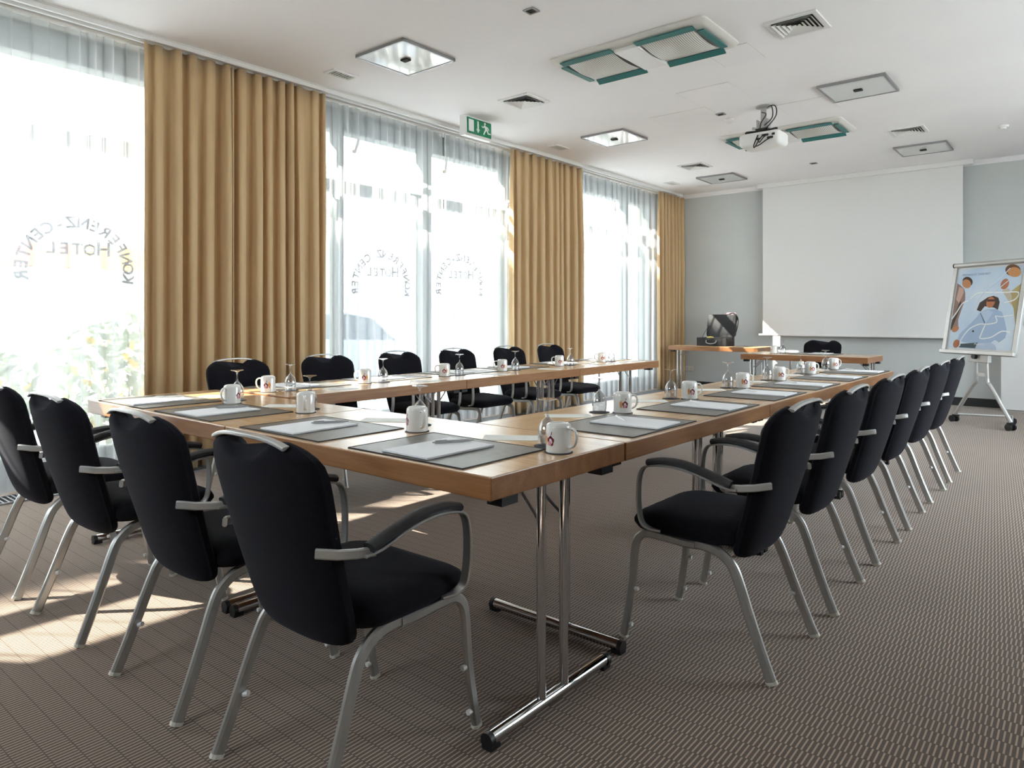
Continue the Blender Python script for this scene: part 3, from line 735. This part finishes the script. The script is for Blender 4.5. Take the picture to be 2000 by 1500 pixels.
# near side, from right to left
fx = [-1.63, -2.312, -3.06, -3.70]
fm = [(-1.315, 1.822), (-1.968, 1.817), (-2.745, 1.855), (-3.325, 1.820)]
fg = [(-1.405, 1.884), (-2.07, 1.925), (-2.83, 1.935), (-3.42, 1.90)]
fh = [0, -20, -38, -75]
for i in range(4):
    p = ('at the right end of the near side', 'second from the right, near side', 'third from the right, near side', 'at the left end of the near side')[i]
    setting(p, (fx[i], 1.632), 0, (fx[i]-.005+(.0, -.03, .01, .01)[i], 1.605), fm[i], fg[i], R_(fh[i]), (fx[i]+.03, 1.93, R_(36)), (fx[i]-.02, 1.69, R_(-30)), 'pen', (-.02, .03, 0, .02)[i])
ry = [2.462, 3.17, 3.905, 4.60, 5.33, 6.02]
rm = [2.765, 3.465, 4.215, 4.89, 5.60, 6.25]
for i in range(6):
    p = ORD[i] + ' in the right-hand row'
    setting(p, (-1.458, ry[i]), PI/2, (-1.43, ry[i]+.045), (-1.64-.008*i, rm[i]), (-1.725, rm[i]-.06), R_(50), (-1.77, ry[i]+.06, R_(40)), (-1.505, ry[i]+.055, R_(45+180)), 'penw', (.03, -.02, .02, 0, -.02, .01)[i])
ly = [2.55, 3.26, 3.98, 4.67, 5.40, 6.08]
lm = [2.23, 2.93, 3.66, 4.315, 5.10, 5.80]
for i in range(6):
    p = ORD[i] + ' in the window-side row'
    setting(p, (-3.85, ly[i]), -PI/2, (-3.88, ly[i]-.03), (-3.672, lm[i]), (-3.64, lm[i]+.125), R_(219), (-3.50, ly[i]+.06, R_(20)), (-3.82, ly[i]-.02, R_(20)), 'penw', (.05, 0, -.03, .02, 0, .02)[i])
setting('on the presenter table', (-2.55, 8.74), PI, (-2.5, 8.77), (-2.985, 8.58), (-2.90, 8.65), R_(120), (-3.17, 8.5, .2), (-2.48, 8.76, .6), 'penw')

# ------------------------------------------------------------------ open bag on the side table
bg = empty('open_bag', (-4.5, 10.36, TT)); tag(bg, 'open black soft case with raised lid on the side table at far wall', 'bag')
bx = MB(); ob = rrect(.50, .30, .03, 4); ib = rrect(.47, .27, .025, 4)
bx.loops([[(p, q, z) for p, q in ob] for z in (.002, .125)] + [[(p, q, z) for p, q in ib] for z in (.125, .012)])
bx.build('base_case', M['bag'], bg)
lid = MB(); ol = rrect(.46, .36, .05, 5)
LF = lambda p, q, d: (p+.03, .13+d+(q+.18)*.20, .13+(q+.18)*.98)
lid.loops([[LF(p*s_, q*s_, d) for p, q in ol] for d, s_ in ((-.03, .96), (-.022, 1), (.03, 1), (.045, .95))]); lid.build('lid', M['bag'], bg)
h_ = MB().tube(smooth_path([(-.08, -.152, .085), (-.07, -.175, .05), (0, -.185, .035), (.07, -.175, .05), (.08, -.152, .085)]), .008, 8, (0, 0, 1)); h_.build('handle', M['grey_metal'], bg)
s_ = MB().tube(smooth_path([(.25, .05, .1), (.285, .12, .25), (.27, .2, .42), (.2, .2, .50), (.1, .19, .47)]), .012, 8, (0, 0, 1)); s_.build('strap', M['bag'], bg)
s_ = MB().tube(smooth_path([(-.24, .05, .12), (-.22, .1, .2), (-.19, .17, .30)]), .004, 6, (0, 1, 0)); s_.build('lid_cord', M['bag'], bg)
y_ = MB().lathe([(0, 0), (.05, 0), (.055, .02), (.04, .035), (0, .04)], 16).build('tape_roll', M['yellow']); y_.location = (-4.57, 10.33, TT+.105)
tag(y_, 'yellow round item lying in the open black bag', 'tape roll')
y_ = MB().box((0, 0, 0), (.16, .004, .10)).build('paper_sheet', M['pink']); y_.location = (-4.36, 10.615, TT+.46); y_.rotation_euler = (-.2, 0, 0)
tag(y_, 'pink paper sheet peeking over the lid of the black bag', 'paper')

# ------------------------------------------------------------------ flip chart
TD = Vector((.834, -.552, 0)).normalized(); TD = Vector((.808, -.589, 0))
fa = math.atan2(TD.y, TD.x)
fc = empty('flip_chart', (-.94, 9.157, 0), fa)       # local x runs along the board, -y faces the tables
tag(fc, 'silver mobile flip chart with a poster of people under blue sky', 'flip chart')
BW, BH, BZ, TIL = .90, 1.03, .775, math.radians(10.5)
def BF(u, v, d):   # board frame: u across, v up the board, d out of its face
    return (u, -.06 - d*math.cos(TIL) + v*math.sin(TIL), BZ + v*math.cos(TIL) + d*math.sin(TIL))
MB().prism([(-BW/2, 0), (BW/2, 0), (BW/2, BH), (-BW/2, BH)], -.012, .004, BF).build('backboard', M['white'], fc, smooth=0)
for a, b_ in (((-BW/2, 0), (-BW/2+.045, BH)), ((BW/2-.045, 0), (BW/2, BH))): MB().prism([a, (b_[0], a[1]), b_, (a[0], b_[1])], -.016, .022, BF).build('side_rail', M['bar_metal'], fc, smooth=0)
MB().prism([(-BW/2, 0), (BW/2, 0), (BW/2, .04), (-BW/2, .04)], -.016, .055, BF).build('pen_tray', M['bar_metal'], fc, smooth=0, bevel=.004)
MB().cyl(BF(-BW/2+.01, BH-.015, .012), BF(BW/2-.01, BH-.015, .012), .028, 18).build('clamp_roller', M['bar_metal'], fc)
MB().cyl(BF(-BW/2-.004, BH-.015, .012), BF(-BW/2+.012, BH-.015, .012), .029, 18).build('roller_cap', M['black_plastic'], fc)
# the poster and its printed shapes (sketch coordinates of the sheet: x 0..950, y 0..1090 downwards)
PW, PH = .775, .905
def sk(x, y): return (-PW/2 + PW*x/950, .065 + PH*(1-y/1090))
PM = {}
def ink(name, rgb):
    if name not in PM: PM[name] = mat(name+'_ink', lin(*rgb), .6)
    return PM[name]
po = MB().prism([(-PW/2, .065), (PW/2, .065), (PW/2, .065+PH), (-PW/2, .065+PH)], .005, .0065, BF)
pm = mat('poster_sky', lin(200, 220, 238), .5)
noisy(pm, lin(186, 212, 238), lin(220, 232, 244), 2.5)
poster = po.build('poster', pm, fc, smooth=0)
lay = [0.0066]
def blot(name, rgb, pts):
    lay[0] += .00015
    return MB().prism([sk(*p) for p in pts], .0064, lay[0], BF).build(name, ink(name, rgb), poster, smooth=0)
def oval(cx, cy, rx, ry, rot=0, n=18):
    c, s = math.cos(rot), math.sin(rot)
    return [(cx+rx*math.cos(2*PI*i/n)*c-ry*math.sin(2*PI*i/n)*s, cy+rx*math.cos(2*PI*i/n)*s+ry*math.sin(2*PI*i/n)*c) for i in range(n)]
blot('left_person_coat', (150, 122, 112), [(0, 190), (45, 215), (120, 270), (150, 330), (165, 420), (130, 560), (100, 700), (120, 800), (60, 840), (0, 850)])
blot('left_person_shirt', (206, 172, 160), [(40, 240), (110, 270), (125, 330), (75, 470), (20, 420)])
blot('left_person_sleeve', (58, 46, 38), [(75, 480), (100, 440), (120, 500), (60, 700), (20, 830), (0, 830), (0, 760)])
blot('left_person_hair', (66, 48, 36), oval(160, 175, 88, 62, .5))
blot('left_person_face', (196, 138, 96), oval(150, 205, 78, 56, .55))
blot('left_person_hand', (188, 126, 86), oval(80, 830, 56, 40, -.5))
blot('right_person_coat', (176, 160, 108), [(820, 340), (950, 240), (950, 760), (900, 560), (830, 450)])
blot('right_person_sleeve', (196, 190, 172), [(700, 320), (790, 290), (850, 400), (860, 520), (790, 430)])
blot('right_person_hand', (186, 116, 84), oval(725, 235, 58, 70, .2))
blot('right_person_hair', (104, 70, 40), oval(810, 60, 110, 75, .3))
blot('right_person_face', (204, 146, 92), oval(835, 85, 95, 62, .3))
blot('woman_hair', (62, 44, 38), [(400, 470), (370, 570), (430, 590), (480, 520), (620, 540), (680, 570), (690, 470), (660, 410), (590, 385), (510, 400), (450, 440)])
blot('woman_face', (190, 120, 84), oval(560, 470, 62, 72, .1))
blot('woman_glasses', (70, 34, 26), [(505, 430), (620, 430), (615, 462), (570, 458), (510, 462)])
blot('woman_coat', (166, 190, 220), [(430, 600), (520, 560), (650, 560), (740, 600), (800, 720), (850, 850), (840, 930), (760, 990), (700, 960), (640, 1000), (420, 1020), (250, 1010), (140, 980), (160, 900), (300, 760), (400, 650)])
blot('woman_lapel', (186, 206, 230), [(430, 600), (540, 570), (620, 600), (530, 760), (470, 680)])
blot('woman_coat_seam', (78, 96, 130), [(430, 610), (440, 610), (525, 735), (520, 760)])
blot('woman_trousers', (184, 202, 224), [(450, 1030), (650, 1000), (720, 1040), (740, 1090), (420, 1090)])
blot('woman_bag_shadow', (60, 80, 84), [(200, 1030), (460, 1005), (430, 1080), (180, 1080)])
blot('woman_hand', (176, 112, 76), oval(130, 1030, 48, 58, .2))
blot('button', (50, 52, 64), oval(365, 855, 16, 14))
def ribbon(pts, wd, rgb=(240, 246, 250), name='white_line'):
    P = smooth_path([(x, y, 0) for x, y in pts], 6); L_, R2 = [], []
    for i, p in enumerate(P):
        t_ = (P[min(i+1, len(P)-1)]-P[max(i-1, 0)]).normalized(); n_ = Vector((-t_.y, t_.x, 0))*wd/2
        L_.append((p.x+n_.x, p.y+n_.y)); R2.append((p.x-n_.x, p.y-n_.y))
    lay[0] += .00012; mb = MB()
    for i in range(len(P)-1):
        mb.prism([sk(*q) for q in (L_[i], L_[i+1], R2[i+1], R2[i])], .0064, lay[0], BF)
    return mb.build(name, ink(name, rgb), poster, smooth=0)
ribbon([(0, 690), (60, 600), (130, 480), (220, 440)], 16)
ribbon([(190, 1060), (200, 970), (300, 830), (440, 760), (560, 760), (690, 730), (660, 650)], 15)
ribbon([(530, 770), (490, 900), (490, 950), (640, 930), (780, 850), (900, 860)], 15)
ribbon([(250, 420), (330, 350), (440, 335), (700, 345), (930, 350), (900, 440), (760, 480)], 15)
ribbon([(300, 560), (430, 350), (640, 170), (770, 30)], 12, (216, 230, 244), 'pale_line')
ribbon([(560, 360), (700, 250), (790, 180)], 10, (216, 230, 244), 'pale_line')
ribbon([(670, 650), (760, 660), (900, 640)], 12)
def words(txt, x, y, size, rgb, name):
    cu = bpy.data.curves.new('t', 'FONT'); cu.body = txt; cu.size = size
    ob = bpy.data.objects.new('t', cu); C.objects.link(ob); me = bpy.data.meshes.new_from_object(ob)
    mb = MB(); x0, y0 = sk(x, y)
    mb.add([BF(x0+v.co.x, y0+v.co.y, lay[0]+.0005) for v in me.vertices], [tuple(p.vertices) for p in me.polygons])
    bpy.data.objects.remove(ob); bpy.data.curves.remove(cu); bpy.data.meshes.remove(me)
    mb.build(name, ink(name, rgb), poster, smooth=0)
words('MEETINGS AT THEIR BEST', 65, 95, .031, (126, 152, 182), 'headline_text')
words('Mercure', 410, 1040, .034, (232, 238, 242), 'footer_text')
# stand
MB().box((0, -.03, BZ-.03), (.24, .05, .1)).build('head_block', M['bar_metal'], fc, smooth=0, bevel=.006)
MB().cyl((-.03, -.09, BZ-.015), (-.03, -.05, BZ-.02), .026, 14).build('clamp_knob', M['black_plastic'], fc)
for s in (-1, 1): MB().cyl((s*.065, 0, .50), (s*.065, -.01, BZ-.04), .019, 14).build('upright', M['bar_metal'], fc)
MB().box((0, 0, .56), (.13, .012, .035)).build('cross_plate', M['white_plastic'], fc, smooth=0)
for s in (-1, 1):
    l = MB().tube(smooth_path([(s*.065, 0, .52), (s*.075, 0, .47), (s*.115, 0, .43), (s*.34, 0, .085)], 4), .02, 12, (0, 1, 0)).build('leg', M['bar_metal'], fc)
    for q in (-.03, .03): MB().cyl((s*.345-.012, q-.01, .038), (s*.345-.012, q+.01, .038), .036, 18).build('caster', M['black_plastic'], l)
    k = MB().box((s*.335, 0, .075), (.05, .05, .02)); k.build('caster_fork', M['black_plastic'], l, smooth=0)
bb = MB().tube([(-.33, .02, .09), (.0, .42, .09), (.33, .02, .09)], .012, 10, (0, 0, 1)); bb.build('base_stretcher', M['bar_metal'], fc)
for q in (-.012, .012): MB().cyl((q, .42, .038), (q+.008, .42, .038), .036, 14).build('rear_caster', M['black_plastic'], fc)
MB().cyl((0, .42, .05), (0, .42, .095), .01, 10).build('caster_stem', M['black_plastic'], fc)

# ------------------------------------------------------------------ outside the windows
struct(MB().box((-14, 6, -.25), (16.2, 60, .2)), 'street', M['tile'], smooth=0)
struct(MB().box((17.05, 5, -.25), (30, 70, .2)), 'added_ground_right', M['added_ground'], smooth=0)  # unseen ground, added to keep low sky light off the ceiling
struct(MB().box((-2, -21.9, -.25), (8, 40, .2)), 'added_ground_back', M['added_ground'], smooth=0)  # more unseen ground, added below the back window to cut upward light
XO = -17.0
bl = empty('building', (XO, 6, -.15)); tag(bl, 'pale building across the street seen through the sheer curtains', 'building')
BHT = 13.0
fw = MB().box((-1, 3, BHT/2), (2, 66, BHT)); fw.build('facade', M['facade'], bl, smooth=0)
for i in range(16):
    for j in (0, 1):
        q = empty('x') if False else None
        wn = MB().box((.02, -26+3.6*i, 4.9+2.8*j), (.08, 1.3, 1.7)).build('facade_window', M['facade_win'], bl, smooth=0)
MB().box((.03, 0, 1.25), (.1, 60, 2.1)).build('shopfront', M['shop_grey'], bl, smooth=0)
bn = empty('shop_banner', (XO+.12, 5.4, 2.5)); tag(bn, 'orange and red banner above a shopfront across the street', 'banner')
MB().box((0, 0, 0), (.12, 3.6, .5)).build('orange_sheet', M['banner_or'], bn, smooth=0)
for y in (-.72, .02): MB().box((.02, y-.0, 0), (.12, .38, .5)).build('red_patch', M['banner_red'], bn, smooth=0)
# parked car
cr = empty('parked_car', (-9.9, 6.55, -.15)); tag(cr, 'pale blue parked car outside the middle window', 'car')
side = [(-2.0, .28), (2.02, .28), (2.1, .55), (2.02, .80), (1.55, .92), (.85, 1.38), (.3, 1.47), (-.7, 1.45), (-1.5, 1.1), (-2.0, .95), (-2.1, .6)]
b_ = MB(); b_.loops([[(dx*sc, p*1.0, q) for p, q in side] for dx, sc in ((-.85, 1), (.85, 1))]); b_.build('body', M['car'], cr, smooth=0, bevel=.06)
gl = MB()
for s in (-1, 1): gl.loops([[(s*.858, p, q) for p, q in ((1.3, .96), (.8, 1.32), (.3, 1.39), (-.65, 1.37), (-1.3, 1.05))], [(s*.84, p, q) for p, q in ((1.3, .96), (.8, 1.32), (.3, 1.39), (-.65, 1.37), (-1.3, 1.05))]])
gl.build('side_window', M['car_glass'], cr, smooth=0)
for sx in (-.8, .8):
    for sy in (-1.3, 1.3):
        wl = MB().cyl((sx-.09, sy, .31), (sx+.09, sy, .31), .31, 24).build('wheel', M['black_plastic'], cr)
        MB().cyl((sx-.1, sy, .31), (sx+.1, sy, .31), .19, 16).build('rim', M['steel'], wl)
# shrubs by the first window
rnd = random.Random(4)
for k, (x, y, h_, lb) in enumerate(((-7.2, 1.55, 1.0, 'leafy shrub outside the nearest window, left of two'), (-7.3, 2.85, 1.25, 'leafy shrub with yellow leaves outside the nearest window, right of two'))):
    r = empty('shrub', (x, y, -.15)); tag(r, lb, 'shrub', 'shrubs outside')
    for nm, mm, cnt in (('green_leaves', M['leaf'], 520), ('yellow_leaves', M['leaf_y'], 40)):
        mb = MB()
        for i in range(cnt):
            a = rnd.random()*2*PI; q = rnd.random()**.5*.55; z = .1+rnd.random()*h_*(1.1-q*.5)
            c = Vector((q*math.cos(a), q*math.sin(a), z)); s = .05+.03*rnd.random()
            e1 = Vector((rnd.gauss(0, 1), rnd.gauss(0, 1), rnd.gauss(0, 1))).normalized(); e2 = e1.orthogonal().normalized()
            mb.add([c-e1*s, c+e2*s*.5, c+e1*s, c-e2*s*.5], [(0, 1, 2, 3)])
        mb.build(nm, mm, r, smooth=0)
    st = MB()
    for i in range(7):
        a = i*.9; st.cyl((0, 0, 0), (.3*math.cos(a), .3*math.sin(a), h_*.8), .012, 6, .005)
    st.build('stems', M['soffit'], r)
# entrance canopy along the outside of the windows
cn = empty('canopy', (XW-.2, 4.8, 0)); tag(cn, 'beige street canopy with slanted struts above the windows outside', 'canopy')
MB().box((-.55, 0, 4.55), (1.1, 13.2, .12)).build('roof_slab', M['soffit'], cn, smooth=0)
MB().box((-1.08, 0, 4.40), (.08, 13.2, .16)).build('fascia_beam', M['soffit'], cn, smooth=0)
for y in (-4.2, -2.2, -.1, 1.25, 3.3, 5.2):
    MB().tube([(-.02, y, 2.95), (-1.05, y+1.2, 4.46)], .025, 8).build('strut', M['canopy_steel'], cn)

# ------------------------------------------------------------------ light
W = bpy.data.worlds.new('World'); bpy.context.scene.world = W; W.use_nodes = True
bgn = W.node_tree.nodes['Background']; bgn.inputs[0].default_value = (.86, .93, 1.0, 1); bgn.inputs[1].default_value = 7.0
sn = bpy.data.lights.new('sun', 'SUN'); sn.energy = 22; sn.angle = .009; sn.color = (1, .93, .82)
so = bpy.data.objects.new('sun', sn); C.objects.link(so)
so.rotation_euler = Vector((1, .68, -.95)).to_track_quat('-Z', 'Y').to_euler()
for a, b in BAYS:      # sampling guides for the daylight entering each window
    L = bpy.data.lights.new('window_portal', 'AREA'); L.shape = 'RECTANGLE'; L.size = 2.95; L.size_y = b-a
    L.cycles.is_portal = True
    o = bpy.data.objects.new('window_portal', L); C.objects.link(o); o.location = (XW-.1, (a+b)/2, 1.58)
    o.rotation_euler = (0, -PI/2, 0)
for (a, b), k in zip(RW + [BX], (0, 0, 1)):
    z0, z1 = RZ if not k else BZ_
    L = bpy.data.lights.new('window_portal', 'AREA'); L.shape = 'RECTANGLE'; L.cycles.is_portal = True
    o = bpy.data.objects.new('window_portal', L); C.objects.link(o)
    if k: L.size = b-a; L.size_y = z1-z0; o.location = ((a+b)/2, YB-.21, (z0+z1)/2); o.rotation_euler = (PI/2, 0, 0)
    else: L.size = z1-z0; L.size_y = b-a; o.location = (XR+.21, (a+b)/2, (z0+z1)/2); o.rotation_euler = (0, PI/2, 0)

# ------------------------------------------------------------------ camera
cam = bpy.data.cameras.new('camera'); co = bpy.data.objects.new('camera', cam); C.objects.link(co)
th = math.atan2(2137-1000, 1374)
co.location = (0, 0, 1.178); co.rotation_euler = (PI/2, 0, th)
cam.sensor_width = 36; cam.sensor_fit = 'HORIZONTAL'; cam.lens = 36*1374/2000; cam.shift_y = -129/2000
cam.clip_start = .05; cam.clip_end = 200
sc = bpy.context.scene; sc.camera = co
vs_ = sc.view_settings; vs_.view_transform = 'Standard'; vs_.look = 'None'; vs_.gamma = 1; vs_.use_curve_mapping = False; vs_.exposure = 1.48
sc.cycles.max_bounces = 12; sc.cycles.diffuse_bounces = 6; sc.cycles.glossy_bounces = 4; sc.cycles.transparent_max_bounces = 24; sc.cycles.transmission_bounces = 6
sc.cycles.sample_clamp_indirect = 8; sc.cycles.use_denoising = True; sc.cycles.caustics_reflective = False; sc.cycles.caustics_refractive = False
